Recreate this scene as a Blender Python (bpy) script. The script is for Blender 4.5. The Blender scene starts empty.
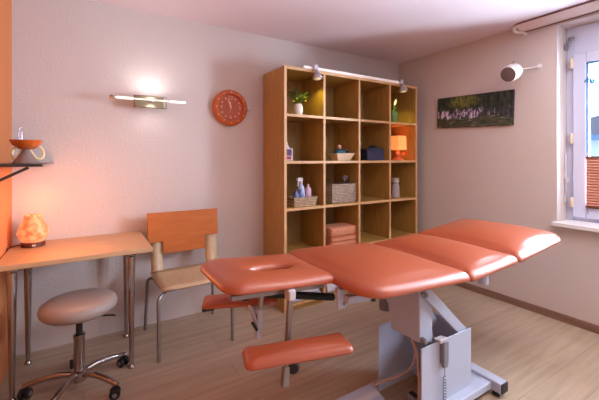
import bpy, bmesh, math, random
from mathutils import Vector, Matrix
random.seed(7)
C = bpy.context.scene.collection
PI = math.pi
R = math.radians
sc = bpy.context.scene

# ------------------------------------------------------------------ materials
def srgb(r, g, b):
    f = lambda c: (c/12.92 if c <= .04045 else ((c+.055)/1.055)**2.4)
    return (f(r/255), f(g/255), f(b/255), 1)

def nodes(name):
    m = bpy.data.materials.new(name); m.use_nodes = True
    nt = m.node_tree
    return m, nt, nt.nodes['Principled BSDF']

def mat(name, col, rough=.5, metal=0, spec=.5, noise=0, nscale=20, bump=0, bscale=80, emit=None, estr=0, coat=0, sub=0):
    m, nt, b = nodes(name)
    c = srgb(*col)
    b.inputs['Base Color'].default_value = c
    b.inputs['Roughness'].default_value = rough
    b.inputs['Metallic'].default_value = metal
    b.inputs['Specular IOR Level'].default_value = spec
    if coat: b.inputs['Coat Weight'].default_value = coat; b.inputs['Coat Roughness'].default_value = .25
    tc = nt.nodes.new('ShaderNodeTexCoord')
    if noise:
        n = nt.nodes.new('ShaderNodeTexNoise'); n.inputs['Scale'].default_value = nscale
        n.inputs['Detail'].default_value = 4
        nt.links.new(tc.outputs['Object'], n.inputs['Vector'])
        r = nt.nodes.new('ShaderNodeValToRGB')
        k = 1-noise
        r.color_ramp.elements[0].position = .3; r.color_ramp.elements[1].position = .7
        r.color_ramp.elements[0].color = (c[0]*k, c[1]*k, c[2]*k, 1)
        r.color_ramp.elements[1].color = c
        nt.links.new(n.outputs['Fac'], r.inputs['Fac'])
        nt.links.new(r.outputs['Color'], b.inputs['Base Color'])
    if bump:
        n2 = nt.nodes.new('ShaderNodeTexNoise'); n2.inputs['Scale'].default_value = bscale
        n2.inputs['Detail'].default_value = 3
        nt.links.new(tc.outputs['Object'], n2.inputs['Vector'])
        bp = nt.nodes.new('ShaderNodeBump'); bp.inputs['Strength'].default_value = bump
        bp.inputs['Distance'].default_value = .01
        nt.links.new(n2.outputs['Fac'], bp.inputs['Height'])
        nt.links.new(bp.outputs['Normal'], b.inputs['Normal'])
    if emit:
        b.inputs['Emission Color'].default_value = srgb(*emit)
        b.inputs['Emission Strength'].default_value = estr
    return m

def wood(name, c1, c2, scale=(3, 30, 30), rough=.45, det=5):
    """streaky wood grain: noise stretched along one axis"""
    m, nt, b = nodes(name)
    tc = nt.nodes.new('ShaderNodeTexCoord')
    mp = nt.nodes.new('ShaderNodeMapping'); mp.inputs['Scale'].default_value = scale
    n = nt.nodes.new('ShaderNodeTexNoise'); n.inputs['Scale'].default_value = 1; n.inputs['Detail'].default_value = det
    n.inputs['Distortion'].default_value = .4
    r = nt.nodes.new('ShaderNodeValToRGB')
    r.color_ramp.elements[0].position = .3; r.color_ramp.elements[1].position = .72
    r.color_ramp.elements[0].color = srgb(*c1); r.color_ramp.elements[1].color = srgb(*c2)
    nt.links.new(tc.outputs['Object'], mp.inputs['Vector']); nt.links.new(mp.outputs['Vector'], n.inputs['Vector'])
    nt.links.new(n.outputs['Fac'], r.inputs['Fac']); nt.links.new(r.outputs['Color'], b.inputs['Base Color'])
    b.inputs['Roughness'].default_value = rough
    return m

def plaster(name, col, strength=.18, scale=17):
    m, nt, b = nodes(name)
    tc = nt.nodes.new('ShaderNodeTexCoord')
    b.inputs['Base Color'].default_value = srgb(*col); b.inputs['Roughness'].default_value = .85
    n = nt.nodes.new('ShaderNodeTexNoise'); n.inputs['Scale'].default_value = scale; n.inputs['Detail'].default_value = 6
    n.inputs['Roughness'].default_value = .62
    n2 = nt.nodes.new('ShaderNodeTexNoise'); n2.inputs['Scale'].default_value = scale*4; n2.inputs['Detail'].default_value = 2
    ad = nt.nodes.new('ShaderNodeMath'); ad.operation = 'ADD'
    bp = nt.nodes.new('ShaderNodeBump'); bp.inputs['Strength'].default_value = strength; bp.inputs['Distance'].default_value = .012
    nt.links.new(tc.outputs['Object'], n.inputs['Vector']); nt.links.new(tc.outputs['Object'], n2.inputs['Vector'])
    nt.links.new(n.outputs['Fac'], ad.inputs[0]); nt.links.new(n2.outputs['Fac'], ad.inputs[1])
    nt.links.new(ad.outputs[0], bp.inputs['Height']); nt.links.new(bp.outputs['Normal'], b.inputs['Normal'])
    return m

def plank_floor(name):
    m, nt, b = nodes(name)
    tc = nt.nodes.new('ShaderNodeTexCoord')
    br = nt.nodes.new('ShaderNodeTexBrick')
    br.inputs['Scale'].default_value = 1; br.inputs['Brick Width'].default_value = 1.25; br.inputs['Row Height'].default_value = .19
    br.inputs['Mortar Size'].default_value = .0018; br.inputs['Mortar Smooth'].default_value = .4
    br.offset = .37
    br.inputs['Color1'].default_value = srgb(184, 166, 146); br.inputs['Color2'].default_value = srgb(177, 158, 138)
    br.inputs['Mortar'].default_value = srgb(152, 132, 118)
    mp = nt.nodes.new('ShaderNodeMapping'); mp.inputs['Scale'].default_value = (1.6, 26, 1)
    n = nt.nodes.new('ShaderNodeTexNoise'); n.inputs['Scale'].default_value = 1; n.inputs['Detail'].default_value = 6
    n.inputs['Distortion'].default_value = .6
    r = nt.nodes.new('ShaderNodeValToRGB')
    r.color_ramp.elements[0].position = .25; r.color_ramp.elements[1].position = .75
    r.color_ramp.elements[0].color = (.74, .72, .70, 1); r.color_ramp.elements[1].color = (1.08, 1.07, 1.06, 1)
    mx = nt.nodes.new('ShaderNodeMix'); mx.data_type = 'RGBA'; mx.blend_type = 'MULTIPLY'; mx.inputs['Factor'].default_value = 1
    nt.links.new(tc.outputs['Object'], br.inputs['Vector']); nt.links.new(tc.outputs['Object'], mp.inputs['Vector'])
    nt.links.new(mp.outputs['Vector'], n.inputs['Vector']); nt.links.new(n.outputs['Fac'], r.inputs['Fac'])
    nt.links.new(br.outputs['Color'], mx.inputs['A']); nt.links.new(r.outputs['Color'], mx.inputs['B'])
    nt.links.new(mx.outputs['Result'], b.inputs['Base Color'])
    b.inputs['Roughness'].default_value = .42
    return m

def salt_mat(name):
    m, nt, b = nodes(name)
    tc = nt.nodes.new('ShaderNodeTexCoord')
    v = nt.nodes.new('ShaderNodeTexNoise'); v.inputs['Scale'].default_value = 26; v.inputs['Detail'].default_value = 5
    r = nt.nodes.new('ShaderNodeValToRGB')
    e = r.color_ramp.elements
    e[0].position = .3; e[0].color = srgb(200, 88, 48); e[1].position = .62; e[1].color = srgb(238, 158, 108)
    nt.links.new(tc.outputs['Object'], v.inputs['Vector']); nt.links.new(v.outputs['Fac'], r.inputs['Fac'])
    nt.links.new(r.outputs['Color'], b.inputs['Base Color'])
    nt.links.new(r.outputs['Color'], b.inputs['Emission Color'])
    b.inputs['Emission Strength'].default_value = .62
    b.inputs['Roughness'].default_value = .5
    bp = nt.nodes.new('ShaderNodeBump'); bp.inputs['Strength'].default_value = .5
    nt.links.new(v.outputs['Fac'], bp.inputs['Height']); nt.links.new(bp.outputs['Normal'], b.inputs['Normal'])
    return m

def glass_mat(name, tint=(1, 1, 1), mixf=.1):
    m = bpy.data.materials.new(name); m.use_nodes = True
    nt = m.node_tree; nt.nodes.remove(nt.nodes['Principled BSDF'])
    o = nt.nodes['Material Output']
    t = nt.nodes.new('ShaderNodeBsdfTransparent'); t.inputs['Color'].default_value = (*tint, 1)
    g = nt.nodes.new('ShaderNodeBsdfGlossy'); g.inputs['Roughness'].default_value = .03
    x = nt.nodes.new('ShaderNodeMixShader'); x.inputs['Fac'].default_value = mixf
    nt.links.new(t.outputs[0], x.inputs[1]); nt.links.new(g.outputs[0], x.inputs[2]); nt.links.new(x.outputs[0], o.inputs['Surface'])
    return m

def wicker(name, c1, c2, scale=1):
    m, nt, b = nodes(name)
    tc = nt.nodes.new('ShaderNodeTexCoord')
    br = nt.nodes.new('ShaderNodeTexBrick'); br.inputs['Scale'].default_value = 1
    br.inputs['Brick Width'].default_value = .03*scale; br.inputs['Row Height'].default_value = .014*scale
    br.inputs['Mortar Size'].default_value = .003*scale; br.inputs['Mortar Smooth'].default_value = .8
    br.inputs['Color1'].default_value = srgb(*c1); br.inputs['Color2'].default_value = srgb(*c2)
    br.inputs['Mortar'].default_value = srgb(*[int(k*.55) for k in c2])
    mp = nt.nodes.new('ShaderNodeMapping'); mp.inputs['Rotation'].default_value = (R(90), 0, 0)
    nt.links.new(tc.outputs['Object'], mp.inputs['Vector']); nt.links.new(mp.outputs['Vector'], br.inputs['Vector'])
    nt.links.new(br.outputs['Color'], b.inputs['Base Color'])
    bp = nt.nodes.new('ShaderNodeBump'); bp.inputs['Strength'].default_value = .6; bp.inputs['Distance'].default_value = .006; bp.invert = True
    nt.links.new(br.outputs['Fac'], bp.inputs['Height']); nt.links.new(bp.outputs['Normal'], b.inputs['Normal'])
    b.inputs['Roughness'].default_value = .8
    return m

def waterfall_mat(name):
    """flat printed picture: dark forest, sunlit leaves, pale cascades, a dark green pool. Object coords: y = across (m), z = up (m)"""
    m, nt, b = nodes(name)
    L = nt.links.new
    tc = nt.nodes.new('ShaderNodeTexCoord'); sp = nt.nodes.new('ShaderNodeSeparateXYZ'); L(tc.outputs['Object'], sp.inputs[0])
    def nz(sx, sy, det=5, dist=0):
        mp = nt.nodes.new('ShaderNodeMapping'); mp.inputs['Scale'].default_value = (1, sx, sy)
        n = nt.nodes.new('ShaderNodeTexNoise'); n.inputs['Scale'].default_value = 1; n.inputs['Detail'].default_value = det
        n.inputs['Distortion'].default_value = dist
        L(tc.outputs['Object'], mp.inputs['Vector']); L(mp.outputs['Vector'], n.inputs['Vector']); return n.outputs['Fac']
    def ramp(f, *st):
        r = nt.nodes.new('ShaderNodeValToRGB'); e = r.color_ramp.elements
        while len(e) < len(st): e.new(.5)
        for k, (p, c) in enumerate(st): e[k].position = p; e[k].color = srgb(*c) if len(c) == 3 else c
        L(f, r.inputs['Fac']); return r.outputs['Color']
    def mp(f, a, c, smooth=True):
        n = nt.nodes.new('ShaderNodeMapRange'); n.interpolation_type = 'SMOOTHSTEP'
        n.inputs['From Min'].default_value = a; n.inputs['From Max'].default_value = c; L(f, n.inputs['Value']); return n.outputs['Result']
    def mth(op, a, c):
        n = nt.nodes.new('ShaderNodeMath'); n.operation = op
        for i, q in ((0, a), (1, c)):
            if isinstance(q, (int, float)): n.inputs[i].default_value = q
            else: L(q, n.inputs[i])
        return n.outputs[0]
    def mix(f, a, c):
        n = nt.nodes.new('ShaderNodeMix'); n.data_type = 'RGBA'; L(f, n.inputs['Factor']); L(a, n.inputs['A']); L(c, n.inputs['B']); return n.outputs['Result']
    y, z = sp.outputs['Y'], sp.outputs['Z']
    trees = ramp(nz(34, 16, 6), (.3, (12, 22, 22)), (.5, (34, 46, 40)), (.72, (72, 82, 62)))
    sun = ramp(nz(40, 26, 5), (.35, (56, 66, 24)), (.6, (128, 130, 62)))
    # sunlit patch left of the middle (y decreases to the right in the photo)
    d = mth('ADD', mth('POWER', mth('MULTIPLY', mth('SUBTRACT', y, .09), 5), 2), mth('POWER', mth('MULTIPLY', mth('SUBTRACT', z, .10), 12), 2))
    top = mix(mp(mth('ADD', d, mth('MULTIPLY', nz(25, 25), .9)), 1.5, .45), trees, sun)
    casc = ramp(nz(26, 12, 6, 1.6), (.38, (34, 28, 40)), (.5, (112, 102, 130)), (.6, (222, 214, 232)))
    casc = mix(mp(mth('ADD', y, mth('MULTIPLY', nz(9, 9), .16)), .02, -.06), casc, ramp(nz(30, 14, 6), (.4, (20, 22, 28)), (.58, (62, 64, 72)), (.7, (150, 148, 166))))
    pool = ramp(nz(12, 60, 4), (.35, (38, 44, 34)), (.6, (84, 88, 66)), (.74, (168, 160, 166)))
    wob = mth('MULTIPLY', mth('SUBTRACT', nz(14, 6), .5), .12)
    zz = mth('ADD', z, wob)
    col = mix(mp(zz, .005, .03), casc, top)
    col = mix(mp(zz, -.075, -.055), pool, col)
    L(col, b.inputs['Base Color']); b.inputs['Roughness'].default_value = .6
    return m

def pattern_towel(name):
    m, nt, b = nodes(name)
    tc = nt.nodes.new('ShaderNodeTexCoord')
    v = nt.nodes.new('ShaderNodeTexVoronoi'); v.inputs['Scale'].default_value = 22
    r = nt.nodes.new('ShaderNodeValToRGB')
    r.color_ramp.elements[0].position = .08; r.color_ramp.elements[0].color = srgb(168, 70, 40)
    r.color_ramp.elements[1].position = .22; r.color_ramp.elements[1].color = srgb(212, 144, 112)
    nt.links.new(tc.outputs['Object'], v.inputs['Vector']); nt.links.new(v.outputs['Distance'], r.inputs['Fac'])
    nt.links.new(r.outputs['Color'], b.inputs['Base Color']); b.inputs['Roughness'].default_value = .95
    return m

M = dict(
    wall=plaster('wall_plaster', (202, 191, 187)),
    orange_wall=plaster('orange_wall_paint', (200, 120, 68), .2),
    ceil=plaster('ceiling_paint', (226, 212, 218), .08, 40),
    floor=plank_floor('laminate_planks'),
    skirt=wood('skirting_brown', (118, 88, 76), (140, 108, 94), (30, 4, 30)),
    shelfwood=wood('beech_shelf', (154, 116, 56), (184, 144, 76), (60, 60, 5)),
    shelfback=wood('beech_back', (140, 108, 62), (158, 124, 72), (50, 50, 4)),
    shelfedge=wood('beech_edge', (196, 152, 104), (212, 170, 124), (20, 20, 5)),
    deskwood=wood('desk_beech', (184, 146, 108), (198, 162, 122), (4, 50, 50), .4),
    chairwood=wood('chair_ply', (190, 160, 126), (200, 172, 138), (40, 6, 40), .4),
    orange_ply=wood('orange_laminate', (176, 94, 34), (188, 106, 42), (6, 60, 30), .45),
    vinyl=mat('orange_vinyl', (163, 80, 49), .40, bump=.05, bscale=220, coat=.25),
    white=mat('white_enamel', (176, 183, 203), .4, noise=.04, nscale=9),
    offwhite=mat('white_paint', (226, 224, 226), .45),
    chrome=mat('brushed_chrome', (176, 170, 168), .22, 1),
    steel=mat('grey_tube', (150, 146, 146), .35, .75),
    dark=mat('black_rubber', (26, 25, 27), .6),
    black=mat('black_foam', (18, 18, 20), .75, bump=.2, bscale=200),
    greyplastic=mat('grey_plastic', (122, 122, 132), .5),
    lightgrey=mat('light_grey_plastic', (196, 194, 200), .5),
    beigecable=mat('beige_cable', (176, 150, 138), .5),
    leather=mat('taupe_leather', (158, 144, 138), .42, bump=.06, bscale=160),
    salt=salt_mat('lit_salt_crystal'),
    saltbase=mat('salt_lamp_base', (92, 44, 26), .5, noise=.3),
    darkshelf=mat('dark_shelf_board', (52, 40, 40), .4),
    smokeglass=mat('shelf_edge_glass', (120, 96, 90), .25),
    amber=mat('amber_glass', (196, 92, 34), .2, coat=.4),
    cream=mat('cream_ceramic', (236, 210, 160), .35),
    greycer=mat('grey_ceramic', (140, 118, 110), .5),
    olive=mat('brushed_lamp_plate', (150, 140, 116), .35, .75),
    tube=mat('lamp_tube', (250, 246, 236), .3, emit=(255, 244, 224), estr=1.1),
    tubeend=mat('lamp_end_glass', (240, 236, 232), .2, emit=(255, 246, 236), estr=.7),
    clock=mat('clock_orange', (188, 92, 42), .38, coat=.2),
    clockface=mat('clock_face', (170, 72, 30), .5),
    numerals=mat('clock_marks', (226, 180, 146), .5),
    picture=waterfall_mat('waterfall_print'),
    canvas_edge=mat('canvas_edge', (40, 44, 44), .8),
    grille=mat('speaker_grille', (118, 100, 100), .8, bump=.4, bscale=500),
    railwood=mat('rail_track_brown', (110, 80, 74), .5),
    railcream=mat('rail_board', (222, 206, 200), .55),
    sash=mat('window_frame_white', (198, 205, 230), .4),
    gasket=mat('blue_gasket', (64, 112, 150), .4),
    brass=mat('hinge_cream', (216, 200, 176), .35, .2),
    glass=glass_mat('window_glass', (.96, .99, 1)),
    clearglass=glass_mat('clear_glass', (.86, .84, .88), .08),
    blind=mat('pleated_fabric', (204, 150, 132), .9),
    brownrail=mat('blind_rail', (104, 60, 44), .5),
    bluehook=mat('blue_hook', (40, 110, 150), .35),
    vase=mat('vase_white', (226, 216, 208), .3),
    leaf=mat('leaf_green', (106, 152, 48), .5, noise=.4, nscale=60),
    yellow=mat('flower_yellow', (236, 206, 60), .6),
    potgreen=mat('pot_green', (92, 126, 78), .4),
    lily=mat('lily_white', (232, 226, 196), .5),
    bottlewhite=mat('bottle_white', (216, 206, 214), .35),
    labelpurple=mat('label_purple', (104, 70, 120), .5, noise=.5, nscale=50),
    labelred=mat('label_red', (160, 54, 70), .5),
    teal=mat('teal_plastic', (34, 84, 104), .45),
    pink=mat('pink_wood', (206, 150, 130), .5),
    dish=mat('dish_cream', (222, 198, 168), .45),
    navy=mat('navy_box', (52, 54, 84), .65, noise=.25, nscale=60),
    blackcloth=mat('black_cloth', (30, 28, 34), .85),
    shade=mat('lit_shade', (250, 160, 96), .8, emit=(255, 150, 78), estr=.8),
    lampbase=mat('lamp_base', (206, 120, 80), .5),
    wick1=wicker('wicker_light', (214, 188, 158), (184, 154, 124)),
    wick2=wicker('wicker_grey', (198, 178, 160), (164, 144, 128)),
    sprayblue=mat('spray_bottle_blue', (168, 178, 206), .3),
    spraytrig=mat('spray_trigger', (208, 200, 204), .4),
    bluebottle=mat('small_bottle_blue', (92, 112, 168), .3),
    pinkbottle=mat('pink_bottle', (206, 170, 190), .3),
    jarfill=mat('jar_content', (176, 158, 160), .6, noise=.2),
    jarlid=mat('jar_lid', (206, 196, 190), .3, .4),
    towel=pattern_towel('patterned_towel'),
    towelplain=mat('towel_salmon', (210, 138, 106), .95, bump=.4, bscale=260),
    linen=mat('linen_white', (206, 206, 222), .9, bump=.2, bscale=120),
    linenblue=mat('linen_blue', (172, 180, 210), .9, bump=.2, bscale=120),
    darkbowl=mat('dark_bowl', (62, 58, 72), .5),
    spotgrey=mat('spot_grey', (186, 184, 196), .35, .5),
    spotbulb=mat('spot_bulb', (230, 220, 200), .4, emit=(255, 240, 170), estr=.35),
    ledrail=mat('led_rail_white', (232, 222, 218), .4, emit=(255, 240, 232), estr=.25),
    houseWall=mat('house_wall', (190, 206, 220), .9),
    houseRoof=mat('house_roof', (76, 96, 116), .8, noise=.3),
    housePane=mat('house_window', (70, 104, 130), .3),
)

# ------------------------------------------------------------------ geometry helpers
def obj(name, bm, material, parent=None, smooth=35, bevel=0, bseg=2, loc=None, rot=None):
    me = bpy.data.meshes.new(name)
    bmesh.ops.recalc_face_normals(bm, faces=bm.faces[:])
    bm.to_mesh(me); bm.free()
    ms = material if isinstance(material, (list, tuple)) else [material]
    for q in ms: me.materials.append(q)
    o = bpy.data.objects.new(name, me); C.objects.link(o)
    if parent: o.parent = parent
    if loc: o.location = loc
    if rot: o.rotation_euler = rot
    if bevel:
        b = o.modifiers.new('bevel', 'BEVEL'); b.width = bevel; b.segments = bseg; b.limit_method = 'ANGLE'; b.angle_limit = R(40)
    if smooth:
        for p in me.polygons: p.use_smooth = True
        try: me.set_sharp_from_angle(angle=R(smooth))
        except Exception: pass
    return o

def thing(name, label, cat, loc=(0, 0, 0), rot=(0, 0, 0), group=None):
    o = bpy.data.objects.new(name, None); C.objects.link(o)
    o.empty_display_size = .05; o.location = loc; o.rotation_euler = rot
    o['label'] = label; o['category'] = cat
    if group: o['group'] = group
    return o

def tag(o, label, cat, group=None):
    o['label'] = label; o['category'] = cat
    if group: o['group'] = group
    return o

def struct(o): o['kind'] = 'structure'; return o

def nb(): return bmesh.new()

def box(bm, x0, x1, y0, y1, z0, z1, mi=0, mtx=None):
    vs = [bm.verts.new(Vector(p)) for p in ((x0, y0, z0), (x1, y0, z0), (x1, y1, z0), (x0, y1, z0), (x0, y0, z1), (x1, y0, z1), (x1, y1, z1), (x0, y1, z1))]
    if mtx:
        for v in vs: v.co = mtx @ v.co
    for f in ((0, 3, 2, 1), (4, 5, 6, 7), (0, 1, 5, 4), (1, 2, 6, 5), (2, 3, 7, 6), (3, 0, 4, 7)):
        bm.faces.new([vs[i] for i in f]).material_index = mi
    return bm

def ring_bridge(bm, a, b, mi=0):
    n = len(a)
    for i in range(n):
        bm.faces.new((a[i], a[(i+1) % n], b[(i+1) % n], b[i])).material_index = mi

def lathe(bm, prof, seg=28, mtx=None, mi=0, cap=True):
    """prof: list of (r, z) from bottom to top"""
    rings = []
    for r, z in prof:
        vs = [bm.verts.new((max(r, 1e-5)*math.cos(2*PI*k/seg), max(r, 1e-5)*math.sin(2*PI*k/seg), z)) for k in range(seg)]
        if mtx:
            for v in vs: v.co = mtx @ v.co
        rings.append(vs)
    for a, b in zip(rings, rings[1:]): ring_bridge(bm, a, b, mi)
    if cap:
        bm.faces.new(rings[0][::-1]).material_index = mi; bm.faces.new(rings[-1]).material_index = mi
    return bm

def tube(bm, pts, r, seg=12, mi=0, cap=True):
    """r: a number or a list (a radius per point)"""
    P = [Vector(p) for p in pts]; n = len(P)
    rr = r if isinstance(r, (list, tuple)) else [r]*n
    T = []
    for i in range(n):
        a = P[max(i-1, 0)]; b = P[min(i+1, n-1)]
        T.append((b-a).normalized())
    up = Vector((0, 0, 1)) if abs(T[0].z) < .9 else Vector((1, 0, 0))
    u = T[0].cross(up).normalized()
    rings = []
    for i in range(n):
        u = (u - T[i]*u.dot(T[i])).normalized(); v = T[i].cross(u)
        rings.append([bm.verts.new(P[i] + (u*math.cos(2*PI*k/seg) + v*math.sin(2*PI*k/seg))*rr[i]) for k in range(seg)])
    for a, b in zip(rings, rings[1:]): ring_bridge(bm, a, b, mi)
    if cap: bm.faces.new(rings[0][::-1]).material_index = mi; bm.faces.new(rings[-1]).material_index = mi
    return bm

def arc(p0, p1, p2, n=8):
    """quadratic bend through a corner p1"""
    a, b, c = Vector(p0), Vector(p1), Vector(p2)
    return [tuple(a*(1-t)**2 + b*2*t*(1-t) + c*t*t) for t in [i/n for i in range(n+1)]]

def catmull(pts, n=6):
    P = [Vector(p) for p in pts]; P = [P[0]*2-P[1]] + P + [P[-1]*2-P[-2]]
    out = []
    for i in range(1, len(P)-2):
        for k in range(n):
            t = k/n
            out.append(.5*((2*P[i]) + (P[i+1]-P[i-1])*t + (2*P[i-1]-5*P[i]+4*P[i+1]-P[i+2])*t*t + (-P[i-1]+3*P[i]-3*P[i+1]+P[i+2])*t**3))
    out.append(P[-2]); return out

def prism(bm, poly, z0, z1, mi=0, mtx=None):
    """extrude an (x,y) polygon from z0 to z1"""
    a = [bm.verts.new((x, y, z0)) for x, y in poly]; b = [bm.verts.new((x, y, z1)) for x, y in poly]
    if mtx:
        for v in a+b: v.co = mtx @ v.co
    ring_bridge(bm, a, b, mi)
    bm.faces.new(a[::-1]).material_index = mi; bm.faces.new(b).material_index = mi
    return bm

def beam(bm, p0, p1, w, h, mi=0, up=(0, 0, 1)):
    """rectangular bar between two points, w across and h along 'up'"""
    a, b = Vector(p0), Vector(p1); t = (b-a).normalized()
    s = t.cross(Vector(up)).normalized(); u = s.cross(t)
    vs = [bm.verts.new(q + s*i*w/2 + u*j*h/2) for q in (a, b) for i, j in ((-1, -1), (1, -1), (1, 1), (-1, 1))]
    ring_bridge(bm, vs[:4], vs[4:], mi)
    bm.faces.new(vs[:4][::-1]).material_index = mi; bm.faces.new(vs[4:]).material_index = mi
    return bm

def rrect(x0, x1, y0, y1, radii, n=9):
    """rounded rectangle outline, radii for corners (x0,y0),(x1,y0),(x1,y1),(x0,y1)"""
    if isinstance(radii, (int, float)): radii = [radii]*4
    out = []
    for (cx, cy, sx, sy, a0), r in zip(((x0, y0, 1, 1, PI), (x1, y0, -1, 1, 1.5*PI), (x1, y1, -1, -1, 0), (x0, y1, 1, -1, .5*PI)), radii):
        for k in range(n):
            a = a0 + .5*PI*k/(n-1)
            out.append((cx + sx*r + r*math.cos(a), cy + sy*r + r*math.sin(a)))
    # add points along straight sides so that the crown stays smooth
    res = []
    for i in range(len(out)):
        a = out[i]; b = out[(i+1) % len(out)]; res.append(a)
        d = math.hypot(b[0]-a[0], b[1]-a[1])
        if d > .06:
            m = 8
            for k in range(1, m): res.append((a[0]+(b[0]-a[0])*k/m, a[1]+(b[1]-a[1])*k/m))
    return res

def cushion(bm, outline, th, crown, edge=.028, hole=None, mtx=None):
    """upholstered pad: flat base at z=0, soft rim, crowned top; hole=(cx,cy,rx,ry)"""
    n = len(outline)
    cx = sum(p[0] for p in outline)/n; cy = sum(p[1] for p in outline)/n
    if hole:
        hx, hy, rx, ry = hole
        inner = []
        for p in outline:
            a = math.atan2((p[1]-hy)/ry, (p[0]-hx)/rx); inner.append((hx+rx*math.cos(a), hy+ry*math.sin(a)))
    else:   # collapse onto the middle line of the long side
        xs = [p[0] for p in outline]; ys = [p[1] for p in outline]
        if max(xs)-min(xs) > max(ys)-min(ys): hw = (max(ys)-min(ys))/2; inner = [(min(max(p[0], min(xs)+hw), max(xs)-hw), cy) for p in outline]
        else: hw = (max(xs)-min(xs))/2; inner = [(cx, min(max(p[1], min(ys)+hw), max(ys)-hw)) for p in outline]
    mind = min(math.hypot(p[0]-cx, p[1]-cy) for p in outline)
    def off(d):   # inset by an absolute distance towards the inner curve
        o = []
        for p, q in zip(outline, inner):
            L = math.hypot(q[0]-p[0], q[1]-p[1]); t = min(d/L, 1); o.append((p[0]+(q[0]-p[0])*t, p[1]+(q[1]-p[1])*t))
        return o
    def fr(t): return [(p[0]+(q[0]-p[0])*t, p[1]+(q[1]-p[1])*t) for p, q in zip(outline, inner)]
    def mk(pts, z): return [bm.verts.new((x, y, z)) for x, y in pts]
    rings = [mk(off(edge*.6), 0.0), mk(off(.003), .003), mk(off(0), th*.16), mk(off(edge*.05), th*.32), mk(off(edge*.22), th*.54), mk(off(edge*.55), th*.74), mk(off(edge*1.1), th*.9), mk(off(edge*1.7), th*.98)]
    base = off(edge*1.7)
    def fr2(t): return [(p[0]+(q[0]-p[0])*t, p[1]+(q[1]-p[1])*t) for p, q in zip(base, inner)]
    if hole:
        for t, z in ((.2, th+crown*.6), (.4, th+crown), (.6, th+crown), (.78, th+crown*.4), (.9, th*.96), (.97, th*.84)): rings.append(mk(fr2(t), z))
    else:
        xs = [p[0] for p in base]; ys = [p[1] for p in base]
        ax, bx, ay, by = min(xs), max(xs), min(ys), max(ys)
        def dome(x, y):
            u = abs((2*x-ax-bx)/(bx-ax)); v = abs((2*y-ay-by)/(by-ay))
            return th*.985 + crown*max(1-u**2.4, 0)**.8*max(1-v**2.4, 0)**.8
        for t in (.06, .14, .25, .4, .55, .7, .85, .94):
            rings.append([bm.verts.new((x, y, dome(x, y))) for x, y in fr2(t)])
    if hole:
        rings.append(mk(inner, th*.5)); rings.append(mk(inner, 0.0))
        for a, b in zip(rings, rings[1:]): ring_bridge(bm, a, b)
        ring_bridge(bm, rings[-1], rings[0])
    else:
        for a, b in zip(rings, rings[1:]): ring_bridge(bm, a, b)
        top = [bm.verts.new((x, y, dome(x, y))) for x, y in inner]
        ring_bridge(bm, rings[-1], top)
        bmesh.ops.remove_doubles(bm, verts=top, dist=1e-5)
        bm.faces.new(rings[0][::-1])
    if mtx: bmesh.ops.transform(bm, matrix=mtx, verts=bm.verts)
    return bm

def T(x, y, z): return Matrix.Translation((x, y, z))
def RX(a): return Matrix.Rotation(R(a), 4, 'X')
def RY(a): return Matrix.Rotation(R(a), 4, 'Y')
def RZ(a): return Matrix.Rotation(R(a), 4, 'Z')

def text_mesh(bm, s, size, mtx, depth=.002):
    cu = bpy.data.curves.new('t', 'FONT'); cu.body = s; cu.size = size; cu.align_x = 'CENTER'; cu.align_y = 'CENTER'; cu.extrude = depth
    o = bpy.data.objects.new('t', cu); C.objects.link(o)
    dg = bpy.context.evaluated_depsgraph_get(); me = bpy.data.meshes.new_from_object(o.evaluated_get(dg))
    me.transform(mtx); bm.from_mesh(me)
    bpy.data.objects.remove(o); bpy.data.curves.remove(cu); bpy.data.meshes.remove(me)

# ------------------------------------------------------------------ room shell
XL, XR, YB, YF, H = -.40, 3.23, 2.91, -2.0, 2.44
WY0, WY1, WZ0, WZ1 = .05, 1.257, .79, 2.37     # window recess in the right wall
struct(obj('floor', box(nb(), XL-.3, XR+.5, YF-.2, YB+.2, -.1, 0), M['floor'], smooth=0))
struct(obj('ceiling', box(nb(), XL-.3, XR+.5, YF-.2, YB+.2, H, H+.1), M['ceil'], smooth=0))
struct(obj('wall_back', box(nb(), XL-.3, XR+.5, YB, YB+.2, 0, H), M['wall'], smooth=0))
struct(obj('wall_left', box(nb(), XL-.3, XL, YF, YB, 0, H), M['orange_wall'], smooth=0))
struct(obj('wall_front', box(nb(), XL-.3, XR+.5, YF-.2, YF, 0, H), M['wall'], smooth=0))
b = nb()
box(b, XR, XR+.42, YF, WY0, 0, H); box(b, XR, XR+.42, WY1, YB, 0, H)
box(b, XR, XR+.42, WY0, WY1, 0, .75); box(b, XR, XR+.42, WY0, WY1, WZ1, H)
struct(obj('wall_right', b, M['wall'], smooth=0))
struct(obj('baseboard_right', box(nb(), XR-.014, XR, YF, YB, 0, .062), M['skirt'], smooth=0, bevel=.004))

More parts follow.
